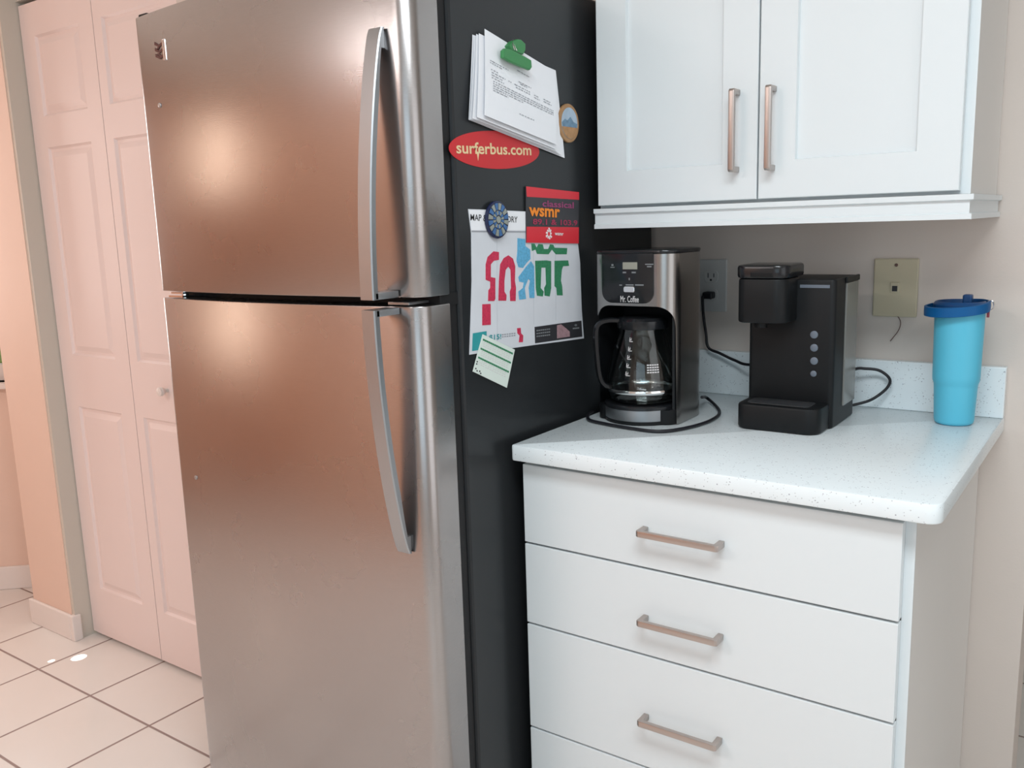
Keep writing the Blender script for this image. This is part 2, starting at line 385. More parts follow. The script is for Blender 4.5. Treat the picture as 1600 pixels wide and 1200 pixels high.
# shrub outside the window
sh = thing('garden_shrub', 'light green leafy shrub outside the window at far left', 'shrub', O + E1 * 1.0 - N1 * 1.0)
bm = B(); c0 = O + E1 * 1.0 - N1 * 1.0
for k in range(1800):
    a, b_, r = random.random() * 2 * PI, random.random() * 2 - 1, random.random() ** .4
    p = c0 + Vector((math.cos(a) * 0.85 * r * math.sqrt(1 - b_ * b_), math.sin(a) * 0.85 * r * math.sqrt(1 - b_ * b_), 0.8 + 0.8 * r * b_))
    if (p - O).dot(N1) > -0.25: continue
    u = Vector((random.gauss(0, 1), random.gauss(0, 1), random.gauss(0, 1))).normalized(); v = u.orthogonal().normalized()
    q = [p - u * .05, p + v * .02, p + u * .05, p - v * .02]
    bm.faces.new([bm.verts.new(x) for x in q])
fin('foliage', bm, 'leaf', sh)
bm = B(); tube(bm, [c0, c0 + Vector((0.03, 0, .4)), c0 + Vector((-0.02, .03, .9))], lambda t: .03 - .015 * t); fin('stem', bm, 'wood', sh)
bm = B(); box(bm, -8, -2.0, -3, 6, -0.12, -0.06); struct('ground', bm, 'leaf')

# closet bifold doors
def raised(bm, x0, x1, z0, z1, y):
    """raised panel: groove sinks, then a bevelled field comes back up"""
    g = 0.030
    rings = [(0, 0), (0.006, 0.007), (0.014, 0.007), (g, 0.001)]
    R = []
    for ins, dep in rings:
        R.append([bm.verts.new((xx, y + dep, zz)) for xx, zz in ((x0 + ins, z0 + ins), (x1 - ins, z0 + ins), (x1 - ins, z1 - ins), (x0 + ins, z1 - ins))])
    for a, b_ in zip(R, R[1:]):
        for k in range(4): bm.faces.new([a[k], a[(k + 1) % 4], b_[(k + 1) % 4], b_[k]])
    bm.faces.new(R[-1])
    return R[0]
def bifold(name, x0, x1, px0, px1, knob):
    d = bpy.data.objects.new(name, None); COL.objects.link(d); d['kind'] = 'structure'; d.location = (x0, YC, 0)
    zs = [0.012, 0.176, 0.790, 0.955, 1.585, 1.675, 1.905, 1.998]
    xs = [x0, px0, px1, x1]
    bm = B()
    for i in range(3):
        for j in range(7):
            if i == 1 and j in (1, 3, 5): raised(bm, xs[1], xs[2], zs[j], zs[j + 1], YC); continue
            bm.faces.new([bm.verts.new((a, YC, b_)) for a, b_ in ((xs[i], zs[j]), (xs[i + 1], zs[j]), (xs[i + 1], zs[j + 1]), (xs[i], zs[j + 1]))])
    yb = YC + 0.034; c = [(x0, zs[0]), (x1, zs[0]), (x1, zs[-1]), (x0, zs[-1])]
    for k in range(4):
        a, b_ = c[k], c[(k + 1) % 4]
        bm.faces.new([bm.verts.new(p) for p in ((a[0], YC, a[1]), (b_[0], YC, b_[1]), (b_[0], yb, b_[1]), (a[0], yb, a[1]))])
    bm.faces.new([bm.verts.new((a, yb, b_)) for a, b_ in c])
    bmesh.ops.remove_doubles(bm, verts=bm.verts, dist=1e-5)
    fin('door_panel', bm, 'door', d)
    if knob:
        bm = B(); kx, kz = -1.304, 0.882
        tb = bmesh.new(); lathe(tb, [(0.006, 0), (0.006, 0.010), (0.010, 0.014), (0.0135, 0.021), (0.012, 0.028), (0.005, 0.031)], (0, 0, 0), 24)
        join(bm, tb, Matrix.Translation((kx, YC, kz)) @ Matrix.Rotation(PI / 2, 4, 'X'))
        fin('door_knob', bm, 'trimw', d, True)
bifold('door_1', -1.868, -1.4825, -1.795, -1.555, False)
bifold('door_2', -1.4795, -1.088, -1.440, -1.165, True)

# ================================================================== REFRIGERATOR
XR, XL = -0.020, -0.735
fr = thing('refrigerator', 'stainless steel top-freezer refrigerator with black side panel, beside white drawers', 'refrigerator', ((XR + XL) / 2, -0.45, 0))
bm = B(); box(bm, XL + .004, XR, -0.752, -0.022, 0.03, 1.7565, 0.006); fin('cabinet_body', bm, 'fside', fr)
bm = B()
box(bm, XL + .014, XR - .006, -0.779, -0.752, 0.10, 1.190, 0.003); box(bm, XL + .014, XR - .006, -0.779, -0.752, 1.200, 1.728, 0.003)
box(bm, XL + .012, XR - .004, -0.800, -0.752, 1.183, 1.204)
fin('gasket', bm, 'gasket', fr)
def doorprofile():
    xl, xr = XL, XR; pts = []
    # bowed front, tight rounded corners
    yf = lambda x: -0.874 + 0.024 * ((x - (xl + xr) / 2) / ((xr - xl) / 2)) ** 2
    r = 0.030
    for k in range(33):
        x = xl + 0.012 + (xr - r - xl - 0.012) * k / 32; pts.append((x, yf(x)))
    y1 = yf(xr - r); cx_, cyy = xr - r, y1 + r
    for k in range(1, 9):
        a = -PI / 2 + k / 8 * PI / 2; pts.append((cx_ + r * math.cos(a), cyy + r * math.sin(a)))
    pts.append((xr, -0.779)); pts.append((xl, -0.779)); y0 = yf(xl + .012)
    for k in range(5):
        a = PI + k / 5 * PI / 2; pts.append((xl + .012 + .012 * math.cos(a), y0 + .012 + .012 * math.sin(a)))
    return pts
DP = doorprofile()
def fdoor(name, z0, z1):
    bm = B(); prism(bm, DP, FZ, z0, z1, 0.002); return fin(name, bm, 'steel', fr, True)
d_up = fdoor('freezer_door', 1.2015, 1.737)
d_lo = fdoor('fresh_food_door', 0.075, 1.187)
# handles: flat bowed strips which leave the door at the far end and return with a foot at the split
def fhandle(zfar, znear, parent):
    bm = B(); n = 40; rows = []
    for k in range(n + 1):
        t = k / n; z = zfar + (znear - zfar) * t
        bow = math.sin(min(1, t * 1.0) * PI / 2) ** 0.75
        yo = -0.8645 - 0.053 * bow                       # outer face
        th = 0.0055 + 0.0060 * min(1, t * 4)
        rows.append((z, yo, th))
    def ring(z, yo, th):
        x0, x1 = -0.092, -0.062
        return [bm.verts.new(p) for p in ((x0 + .002, yo, z), (x1 - .002, yo, z), (x1, yo + .002, z), (x1, yo + th, z), (x0, yo + th, z), (x0, yo + .002, z))]
    rg = [ring(*r) for r in rows]
    for a, b_ in zip(rg, rg[1:]):
        for k in range(6): bm.faces.new([a[k], a[(k + 1) % 6], b_[(k + 1) % 6], b_[k]])
    bm.faces.new(rg[0][::-1]); bm.faces.new(rg[-1])
    s = 1 if zfar > znear else -1
    za, zb = sorted((znear, znear + s * 0.011))
    box(bm, -0.092, -0.062, -0.912, -0.858, za, zb, 0.001)          # foot at the split
    za, zb = sorted((zfar - s * 0.004, zfar - s * 0.03))
    box(bm, -0.089, -0.066, -0.8632, -0.856, za, zb)                 # far foot
    return fin('door_handle', bm, 'steelh', parent, True)
fhandle(1.622, 1.2025, d_up); fhandle(0.762, 1.186, d_lo)
# maker's badge at the top left: dark zigzag letter beside two bright bars
bg = hit(257, 80, 'y', -0.853)
yb = lambda x: -0.874 + 0.024 * ((x - (XL + XR) / 2) / ((XR - XL) / 2)) ** 2
bx0, bz0 = bg.x, bg.z
bm = B()
for dx in (0.010, 0.0155): box(bm, bx0 + dx, bx0 + dx + .0028, yb(bx0 + .012) - .0022, yb(bx0) + .002, bz0 - .019, bz0 + .019, 0.0004)
bd = fin('badge', bm, 'chrome', d_up)
bm = B(); Y0 = yb(bx0 - .01)
for z0_, z1_ in ((0.008, 0.014), (-0.003, 0.003), (-0.014, -0.008)):
    prism(bm, [(bx0 - .017, bz0 + z0_ + .004), (bx0 - .004, bz0 + z0_ - .001), (bx0 + .0085, bz0 + z0_ + .002), (bx0 + .0085, bz0 + z1_ + .001), (bx0 - .004, bz0 + z1_ - .003), (bx0 - .017, bz0 + z1_ + .004)], FY, Y0 - .0022, Y0 + .002)
for a in (-1, 1):
    prism(bm, [(bx0 - .012, bz0 + a * .004), (bx0 - .006, bz0 + a * .004), (bx0 + .004, bz0 + a * .012), (bx0 - .002, bz0 + a * .012)], FY, Y0 - .0021, Y0 + .002)
fin('lettering', bm, 'maroon', bd)
# plugged hinge holes
for parent, px, py in ((d_up, 254, 165), (d_lo, 310, 745)):
    p = hit(px, py, 'y', -0.853); bm = B(); tb = bmesh.new(); lathe(tb, [(0.0045, 0), (0.0045, .0025), (0.003, .0032)], (0, 0, 0), 16)
    join(bm, tb, Matrix.Translation((p.x, yb(p.x) + .001, p.z)) @ Matrix.Rotation(PI / 2, 4, 'X')); fin('hole_plug', bm, 'steelh', parent)
# hinges
bm = B(); box(bm, XL + .028, XL + .075, -0.852, -0.79, 1.189, 1.1925); box(bm, XL + .03, XL + .07, -0.848, -0.80, 1.1955, 1.199, .0005)
tube(bm, [(XL + .06, -.835, 1.186), (XL + .06, -.835, 1.2025)], .007, sm=False); fin('center_hinge', bm, 'chrome', fr)
bm = B(); box(bm, XR - .075, XR - .028, -0.850, -0.79, 1.189, 1.1935, .0005); fin('stop_plate', bm, 'steelh', fr)
bm = B(); box(bm, XL + .002, XL + .030, -0.842, -0.70, 1.7375, 1.7455, 0.003); fin('hinge_cover', bm, 'black', fr)
bm = B(); box(bm, XL + .02, XR - .02, -0.80, -0.74, 0.02, 0.068, 0.003); fin('toe_grille', bm, 'black', fr)

# ================================================================== things stuck to the black side (plane x = XR)
PX = lambda zx, zy, sc, ox, oy: (ox + zx / sc, oy + zy / sc)
def side(px, py, off=0.0):
    return hit(px, py, 'x', XR + off)
Z4 = lambda x, y: PX(x, y, 4.0, 680, 20)
Z5 = lambda x, y: PX(x, y, 918 / 260, 680, 280)
def sideplate(bm, pts, zf, o0, o1, bev=0.0, off=0.0):
    q = [side(*zf(*p), off=off) for p in pts]
    prism(bm, [(a.y, a.z) for a in q], FX, XR + o0, XR + o1, bev)
def sidetext(name, s, zf, a, b_, h, m, parent, off, bold=0.0):
    A, Bp = side(*zf(*a)), side(*zf(*b_)); T = side(*zf(a[0], a[1] - h))
    A.x = Bp.x = T.x = XR
    ex = (Bp - A); ey = Vector((1, 0, 0)).cross(ex)
    return strokes(name, s, A, ex, ey, (1, 0, 0), ex.length, abs((T - A).dot(ey.normalized())), m, parent, off, bold)

# -- clipped papers
def sheet(corners, offs, label, group, bulge, thick=0.0004):
    """corners TL,TR,BR,BL in photo px; offs = stand-off at each corner"""
    P = [side(*c, off=o_) for c, o_ in zip(corners, offs)]
    n = 14; bm = B(); g = []
    for j in range(n + 1):
        row = []
        for i in range(n + 1):
            u, v = i / n, j / n
            p = (P[0] * (1 - u) + P[1] * u) * (1 - v) + (P[3] * (1 - u) + P[2] * u) * v
            p = p + Vector((bulge * math.sin(PI * v) * (1.0 - .6 * math.sin(PI * u)), 0, 0))
            row.append(p)
        g.append(row)
    V = [[[bm.verts.new(p + Vector((o_, 0, 0))) for p in row] for row in g] for o_ in (0, thick)]
    for j in range(n):
        for i in range(n):
            for L in V: bm.faces.new([L[j][i], L[j][i + 1], L[j + 1][i + 1], L[j + 1][i]])
    rim = [(0, i) for i in range(n)] + [(j, n) for j in range(n)] + [(n, i) for i in range(n, 0, -1)] + [(j, 0) for j in range(n, 0, -1)]
    for a, b_ in zip(rim, rim[1:] + rim[:1]):
        bm.faces.new([V[0][a[0]][a[1]], V[0][b_[0]][b_[1]], V[1][b_[0]][b_[1]], V[1][a[0]][a[1]]])
    o = fin('paper_sheet', bm, 'paper', None, True); tag(o, label, 'paper', group)
    return o, g
G = 'papers held under the green clip'
sheet(((738, 54), (868, 110), (882, 247), (732, 187)), (0.001, 0.001, 0.003, 0.003), 'rearmost white paper under green clip, its lower right corner hanging out lowest', G, 0.0005)
sheet(((741, 55), (866, 112), (877, 242), (734, 186)), (0.003, 0.002, 0.006, 0.007), 'white paper in the middle of the clipped stack', G, 0.001)
sheet(((744, 53), (861, 108), (872, 238), (738, 185)), (0.005, 0.003, 0.009, 0.012), 'white paper in the middle of the clipped stack', G, 0.001)
sheet(((748, 52), (864, 110), (868, 233), (745, 183)), (0.007, 0.004, 0.012, 0.017), 'white paper in the middle of the clipped stack', G, 0.001)
fs, gg = sheet(((757, 45), (868, 113), (869, 226), (757, 180)), (0.009, 0.006, 0.016, 0.022), 'frontmost white typed page under the green clip on the refrigerator side', G, 0.001)
def paperpt(u, v, off=0.0012):
    n = 14; fi, fj = min(u * n, n - 1e-6), min(v * n, n - 1e-6); i, j = int(fi), int(fj); a, b_ = fi - i, fj - j
    p = (gg[j][i] * (1 - a) + gg[j][i + 1] * a) * (1 - b_) + (gg[j + 1][i] * (1 - a) + gg[j + 1][i + 1] * a) * b_
    return p + Vector((off, 0, 0))
bm = B()
def dashes(u0, u1, v, h=0.011):
    u = u0
    while u < u1:
        wd = random.uniform(.012, .045); e = min(u + wd, u1)
        bm.faces.new([bm.verts.new(paperpt(*q)) for q in ((u, v), (e, v), (e, v + h * .8), (u, v + h * .8))]); u = e + random.uniform(.008, .014)
for a in ((.06, .30, .33), (.06, .22, .355), (.42, .60, .27), (.44, .62, .40), (.46, .56, .42), (.07, .16, .43), (.08, .26, .46), (.30, .34, .46), (.38, .60, .46), (.66, .72, .47), (.80, .90, .46), (.08, .22, .49), (.08, .24, .52), (.40, .60, .49), (.66, .74, .50), (.80, .92, .49)): dashes(*a)
for k in range(5): dashes(.10, .95 if k < 3 else .5 - .2 * (k - 3), .555 + .027 * k)
dashes(.45, .66, .80)
fin('typed_text', bm, 'ink', fs)
# clip
cl = thing('magnet_clip', 'green plastic magnetic clip gripping white papers', 'clip', side(808, 88))
bm = B(); sideplate(bm, [(425, 235), (437, 222), (470, 228), (560, 272), (600, 296), (604, 340), (592, 358), (480, 312), (425, 280)], Z4, 0.019, 0.027, 0.002, off=.026); fin('jaw', bm, 'greenp', cl)
bm = B(); sideplate(bm, [(458, 205), (482, 178), (510, 165), (532, 168), (560, 195), (560, 235), (545, 262), (470, 235)], Z4, 0.008, 0.020, 0.0015, off=.018); fin('lever', bm, 'greenp', cl)
bm = B()
tube(bm, [side(*Z4(484, 168), off=.012), side(*Z4(486, 200), off=.024), side(*Z4(498, 232), off=.027)], 0.0009, 8)
tube(bm, [side(*Z4(484, 168), off=.012), side(*Z4(500, 215), off=.023), side(*Z4(512, 238), off=.027)], 0.0009, 8); fin('spring', bm, 'chrome', cl)
# oval sticker
ov = thing('oval_sticker', 'red oval sticker with cream lettering below the clipped papers', 'sticker', side(770, 233))
c = side(770, 234); L_, R_ = side(701, 232), side(842, 236)
bm = B(); hw = (R_.y - L_.y) / 2; cyv = (R_.y + L_.y) / 2
prism(bm, [(cyv + hw * math.cos(a * 2 * PI / 64), c.z + 0.0325 * math.sin(a * 2 * PI / 64) + .04 * hw * math.cos(a * 2 * PI / 64) * .6) for a in range(64)], FX, XR, XR + .0009); fin('sticker_sheet', bm, 'red', ov)
sidetext('lettering', 'surferbus.com', Z4, (130, 880), (598, 892), 76, 'gold', ov, 0.0013, 0.02)
bm = B(); sideplate(bm, [(256, 868), (272, 868), (265, 925)], Z4, .0009, .0014); fin('lettering_tail', bm, 'gold', ov)
# round wooden magnet
c = side(885, 193); rm = thing('round_magnet', 'small round wood-rimmed magnet with a seaside picture', 'magnet', c)
def disc(bm, c, r, o0, o1, seg=48, bev=0.0, half=None):
    pts = [(c.y + r * math.cos(2 * PI * k / seg), c.z + r * math.sin(2 * PI * k / seg)) for k in range(seg)]
    if half: pts = [p for p in pts if half[0] * r <= p[1] - c.z <= half[1] * r]
    prism(bm, pts, FX, XR + o0, XR + o1, bev)
bm = B(); disc(bm, c, 0.037, 0, .007, bev=.002); fin('rim', bm, 'wood', rm)
bm = B(); disc(bm, c, 0.0295, .0065, .0075); fin('picture', bm, 'skyp', rm)
bm = B(); prism(bm, [(c.y + a * .029, c.z + b_ * .029) for a, b_ in ((-.98, .0), (-.6, .25), (-.3, .15), (.1, .42), (.5, .1), (.98, .0), (.9, -.4), (-.9, -.4))], FX, XR + .0075, XR + .0078); fin('hills', bm, 'sea', rm)
bm = B(); disc(bm, c, 0.0292, .0076, .0081, half=(-1, -.22)); fin('shore', bm, 'sand', rm)
# mall map
mp_ = thing('map_flyer', 'printed map and directory sheet with red, blue and green building blocks', 'flyer', side(820, 440))
bm = B()
outline = [(180, 165), (335, 170), (495, 178), (780, 200), (785, 355), (797, 460), (800, 560), (806, 720), (818, 878), (680, 897), (540, 915), (360, 941), (187, 968), (194, 760), (200, 560), (197, 300)]
sideplate(bm, outline, Z5, 0.0, 0.0012); fin('sheet', bm, 'news', mp_)
def decal(name, m, polys, parent, o0, o1, zf=Z5):
    if name.endswith('_blocks'):
        for p in polys: decal(name[:-1], m, [p], parent, o0, o1, zf)
        return
    bm = B()
    for p in polys: sideplate(bm, p, zf, o0, o1)
    return fin(name, bm, m, parent)
decal('fold_crease', 'crease', [[(336, 300), (338, 300), (341, 938), (339, 938)], [(537, 360), (539, 360), (542, 780), (540, 780)], [(658, 360), (660, 360), (664, 780), (662, 780)]][:1], mp_, .0012, .00135)
decal('fold_crease', 'crease', [[(537, 360), (539, 360), (542, 800), (540, 800)]], mp_, .0012, .00135)
decal('fold_crease', 'crease', [[(658, 360), (660, 360), (664, 780), (662, 780)]], mp_, .0012, .00135)
decal('header_band', 'paper', [[(184, 170), (335, 174), (495, 181), (495, 282), (197, 282)]], mp_, .0012, .0014)
decal('header_rule', 'ink', [[(197, 284), (495, 287), (495, 294), (197, 292)]], mp_, .0012, .0016)
sidetext('lettering', 'MAP & DIRECTORY', Z5, (190, 228), (449, 240), 36, 'inkd', mp_, .0020, 0.006)
decal('red_blocks', 'redp', [
    [(318, 398), (348, 402), (348, 445), (320, 450), (303, 470), (303, 540), (328, 545), (328, 660), (322, 672), (288, 672), (290, 612), (300, 600), (300, 565), (275, 555), (275, 470), (285, 430)],
    [(345, 670), (348, 560), (355, 470), (375, 435), (400, 420), (425, 438), (438, 480), (436, 560), (442, 600), (440, 672), (410, 672), (408, 620), (415, 600), (412, 500), (400, 482), (385, 500), (378, 560), (378, 620), (390, 640), (388, 670)],
    [(256, 690), (302, 688), (303, 803), (256, 806)], [(448, 822), (468, 820), (470, 850), (482, 862), (480, 898), (458, 900), (462, 862), (450, 850)]], mp_, .0012, .0017)
decal('blue_blocks', 'blueprint', [
    [(450, 325), (492, 330), (495, 370), (520, 388), (522, 440), (500, 462), (480, 490), (455, 485), (445, 450), (450, 390)],
    [(455, 540), (500, 480), (525, 452), (542, 480), (544, 655), (517, 655), (512, 600), (520, 560), (510, 550), (490, 600), (498, 660), (460, 665), (455, 620), (480, 600), (485, 570), (460, 565)]], mp_, .0012, .0017)
decal('green_blocks', 'greenprint', [
    [(527, 356), (545, 356), (556, 378), (566, 358), (590, 360), (596, 385), (620, 385), (630, 360), (648, 362), (655, 378), (725, 380), (722, 414), (662, 414), (640, 388), (622, 414), (558, 412), (550, 388), (530, 396)],
    [(548, 450), (610, 448), (636, 452), (636, 600), (628, 647), (600, 642), (598, 600), (608, 580), (605, 488), (582, 488), (578, 600), (595, 620), (590, 647), (558, 642), (552, 600)],
    [(655, 450), (730, 448), (735, 478), (702, 480), (695, 500), (690, 560), (697, 590), (700, 641), (668, 640), (665, 600), (655, 590)]], mp_, .0012, .0017)
decal('teal_advert', 'teal', [[(204, 850), (280, 838), (280, 935), (200, 948)]], mp_, .0012, .0017)
sidetext('price_lettering', '$15!', Z5, (293, 893), (360, 886), 34, 'teal', mp_, .0020, 0.02)
decal('small_print', 'ink', [[(365 + 13 * k, 855 - k * 1.5 + 12 * j), (374 + 13 * k, 854 - k * 1.5 + 12 * j), (374 + 13 * k, 860 - k * 1.5 + 12 * j), (365 + 13 * k, 861 - k * 1.5 + 12 * j)] for k in range(6) for j in range(2)], mp_, .0012, .0016)
decal('banner_advert', 'charcoal', [[(545, 815), (675, 797), (803, 780), (808, 868), (680, 886), (548, 905)]], mp_, .0012, .0017)
decal('banner_picture', 'skin', [[(668, 806), (690, 800), (705, 812), (738, 840), (738, 868), (668, 878)]], mp_, .0017, .0020)
decal('banner_print', 'dim', [[(555 + 11 * k, 832 - k * 1.4 + 16 * j), (563 + 11 * k, 831 - k * 1.4 + 16 * j), (563 + 11 * k, 838 - k * 1.4 + 16 * j), (555 + 11 * k, 839 - k * 1.4 + 16 * j)] for k in range(7) for j in range(3)] + [[(755, 820), (790, 816), (790, 824), (755, 828)], [(762, 805), (772, 798), (780, 804), (772, 812)]], mp_, .0017, .0020)
# mosaic magnet
c = side(772.5, 343.5); c.x = XR
mm = thing('mosaic_magnet', 'round blue and cream mosaic tile magnet holding the map sheet', 'magnet', c)
bm = B(); disc(bm, c, 0.0330, .0021, .0085, bev=.002); fin('base', bm, 'navy', mm)
for nm, mt_, par in (('blue_tiles', 'tileblue', 0), ('cream_tiles', 'tilecream', 1)):
    bm = B()
    for k in range(16):
        for r0, r1, pr in ((.0175, .0290, 0), (.0085, .0155, 1)):
            if (k + pr) % 2 != par: continue
            a0, a1 = (k + .12) * PI / 8, (k + .88) * PI / 8
            prism(bm, [(c.y + r * math.cos(a), c.z + r * math.sin(a)) for r, a in ((r0, a0), (r1, a0), (r1, (a0 + a1) / 2), (r1, a1), (r0, a1))], FX, XR + .0085, XR + .0098)
    if par: prism(bm, [(c.y + .0065 * math.cos(k * PI / 4), c.z + .0065 * math.sin(k * PI / 4)) for k in range(8)], FX, XR + .0085, XR + .0098)
    fin(nm, bm, mt_, mm)
# radio card
rc = thing('radio_card', 'red and charcoal classical radio station card overlapping the top of the map', 'card', side(860, 336))
decal('card', 'charcoal', [[(492, 40), (785, 72), (783, 355), (495, 350)]], rc, .0022, .0034)
decal('red_bands', 'redc', [[(493, 40), (785, 72), (785, 114), (497, 97)], [(496, 262), (784, 265), (783, 355), (495, 350)]], rc, .0034, .0038)
sidetext('lettering', 'classical', Z5, (582, 152), (755, 162), 36, 'magenta', rc, .0040, 0.02)
sidetext('lettering', 'wsmr', Z5, (507, 203), (678, 214), 50, 'orange', rc, .0042, 0.03)
sidetext('lettering', '89.1 & 103.9', Z5, (530, 250), (775, 257), 32, 'crimson', rc, .0040, 0.02)
sidetext('lettering', 'wsmr', Z5, (650, 309), (698, 312), 14, 'white', rc, .0042, 0.02)
bm = B(); c = side(*Z5(618, 302))
for k in range(9):
    a = 2 * PI * k / 9; r0, r1 = .0045, .0095 + .0012 * (k % 3); q = .34
    prism(bm, [(c.y + r * math.cos(a + b_), c.z + r * math.sin(a + b_)) for r, b_ in ((r0, -q), (r1, -q * .3), (r1 * 1.02, q * .8), (r0, q * .9))], FX, XR + .0038, XR + .0042)
fin('emblem', bm, 'white', rc)
# schedule card
sc_ = thing('schedule_card', 'small tilted white card with green ruled lines below the map', 'card', side(768, 565))
decal('card', 'pistachio', [[(255, 855), (432, 940), (388, 1150), (200, 1060)]], sc_, .0022, .0032)
def cardpt(u, v):
    a, b_, c_, d_ = (255, 855), (432, 940), (388, 1150), (200, 1060)
    return tuple((a[i] * (1 - u) + b_[i] * u) * (1 - v) + (d_[i] * (1 - u) + c_[i] * u) * v for i in (0, 1))
q = []
for k, v in enumerate((.10, .34, .58)):
    for j in range(16):
        u = .04 + j * .058; q.append([cardpt(u, v), cardpt(u + .05, v), cardpt(u + .05, v + .045), cardpt(u, v + .045)])
decal('green_lines', 'greenprint', q, sc_, .0032, .0036)
q = []
for v in (.17, .22, .27, .41, .46, .51, .65, .70, .75):
    for j in range(12):
        u = .08 + j * .07 + random.uniform(-.01, .01); q.append([cardpt(u, v), cardpt(u + .045, v), cardpt(u + .045, v + .014), cardpt(u, v + .014)])
decal('small_print', 'pale', q, sc_, .0032, .0035)
decal('dark_marks', 'inkd', [[cardpt(u, v), cardpt(u + .03, v), cardpt(u + .03, v + .035), cardpt(u, v + .035)] for u, v in ((.03, .70), (.03, .76), (.04, .88), (.09, .92), (.16, .90), (.20, .94))], sc_, .0032, .0036)

# ================================================================== BASE CABINET, COUNTER
CX1 = 0.7285
bc = thing('drawer_cabinet', 'white base cabinet of wide flat drawers under the speckled counter', 'cabinet', (0.345, -0.3, 0))
bm = B()
box(bm, 0.004, 0.020, -0.599, -0.003, 0.10, 0.8825); box(bm, 0.676, 0.690, -0.600, -0.003, 0.0, 0.8825, 0.001)
box(bm, 0.020, 0.676, -0.585, -0.565, 0.10, 0.8825); box(bm, 0.02, 0.676, -0.56, -0.003, 0.10, 0.118); box(bm, 0.02, 0.676, -0.53, -0.51, 0.0, 0.10)
fin('carcass', bm, 'cabside', bc)
bm = B(); box(bm, 0.6755, 0.6901, -0.6015, -0.5985, 0.0, 0.882); fin('front_edging', bm, 'cab', bc)
def pull(parent, c, along, out, L=0.148, st=0.031, s=0.0055):
    """mitred square bar pull: bar + two round-backed posts"""
    c, along, out = Vector(c), Vector(along).normalized(), Vector(out).normalized(); w_ = along.cross(out)
    bm = B(); h = L / 2
    def pr(pts):
        tb = bmesh.new()
        lo = [tb.verts.new(c + along * a + out * b_ - w_ * s) for a, b_ in pts]; hi = [tb.verts.new(c + along * a + out * b_ + w_ * s) for a, b_ in pts]
        tb.faces.new(lo); tb.faces.new(hi[::-1]); n = len(pts)
        for i in range(n): tb.faces.new([lo[i], hi[i], hi[(i + 1) % n], lo[(i + 1) % n]])
        bmesh.ops.recalc_face_normals(tb, faces=tb.faces)
        bmesh.ops.bevel(tb, geom=tb.edges[:], offset=0.0014, segments=2, affect='EDGES', profile=0.5); join(bm, tb)
    pr([(-h, st - .003), (-h + .004, st), (h - .004, st), (h, st - .003), (h, 0), (h - .010, 0), (h - .010, st - .009), (-h + .010, st - .009), (-h + .010, 0), (-h, 0)])
    return fin('handle', bm, 'nickel', parent, True)
zd = [(0.7205, 0.8725), (0.5575, 0.7165), (0.3385, 0.5535), (0.112, 0.3345)]
zh = [0.7905, 0.6280, 0.4390, None]
for (z0, z1), hz in zip(zd, zh):
    bm = B(); box(bm, 0.008, 0.6755, -0.620, -0.601, z0, z1, 0.0012); dr = fin('drawer', bm, 'cab', bc)
    pull(dr, (0.3325, -0.620, hz if hz else 0.225), (1, 0, 0), (0, -1, 0))
# worktop with rounded front corner
ct = thing('countertop', 'white speckled quartz countertop over the drawers', 'countertop', (0.36, -0.32, 0.884))
bm = B(); prism(bm, rrect(0.0, CX1, -0.645, -0.001, (0.006, 0.022, 0, 0)), FZ, 0.884, 0.914, 0.003); fin('slab', bm, 'quartz', ct, True)
bm = B(); box(bm, 0.0, CX1, -0.0215, -0.001, 0.9142, 1.0140, 0.0015); tag(fin('backsplash', bm, 'quartz'), 'low speckled quartz upstand against the wall behind the coffee makers', 'backsplash')

# ================================================================== WALL CABINET
wc = thing('wall_cabinet', 'white two-door shaker wall cabinet above the counter', 'cabinet', (0.345, -0.15, 1.345))
bm = B(); box(bm, 0.004, 0.6902, -0.3045, -0.002, 1.3405, 2.12, 0.001); fin('carcass', bm, 'cabside', wc)
bm = B(); box(bm, 0.0035, 0.6907, -0.3055, -0.3040, 1.3405, 2.12); fin('face_frame', bm, 'cab', wc)
def shaker(x0, x1, z0, z1, st=0.066):
    yF, yB, yP = -0.3250, -0.3060, -0.3175
    bm = B()
    def rect(a, b_, c_, d_, y): return [bm.verts.new(p) for p in ((a, y, c_), (b_, y, c_), (b_, y, d_), (a, y, d_))]
    R = [rect(x0, x1, z0, z1, yB), rect(x0, x1, z0, z1, yF + .0012), rect(x0 + .0012, x1 - .0012, z0 + .0012, z1 - .0012, yF), rect(x0 + st, x1 - st, z0 + st, z1 - st, yF), rect(x0 + st + .0015, x1 - st - .0015, z0 + st + .0015, z1 - st - .0015, yP)]
    for a, b_ in zip(R, R[1:]):
        for k in range(4): bm.faces.new([a[k], a[(k + 1) % 4], b_[(k + 1) % 4], b_[k]])
    bm.faces.new(R[-1]); bm.faces.new(R[0][::-1])
    return fin('door', bm, 'cab', wc)
dl = shaker(0.0087, 0.3405, 1.3460, 2.112); dr = shaker(0.3435, 0.6762, 1.3460, 2.112)
pull(dl, (0.3025, -0.325, 1.4690), (0, 0, 1), (0, -1, 0), L=.146); pull(dr, (0.3695, -0.325, 1.4680), (0, 0, 1), (0, -1, 0), L=.146)
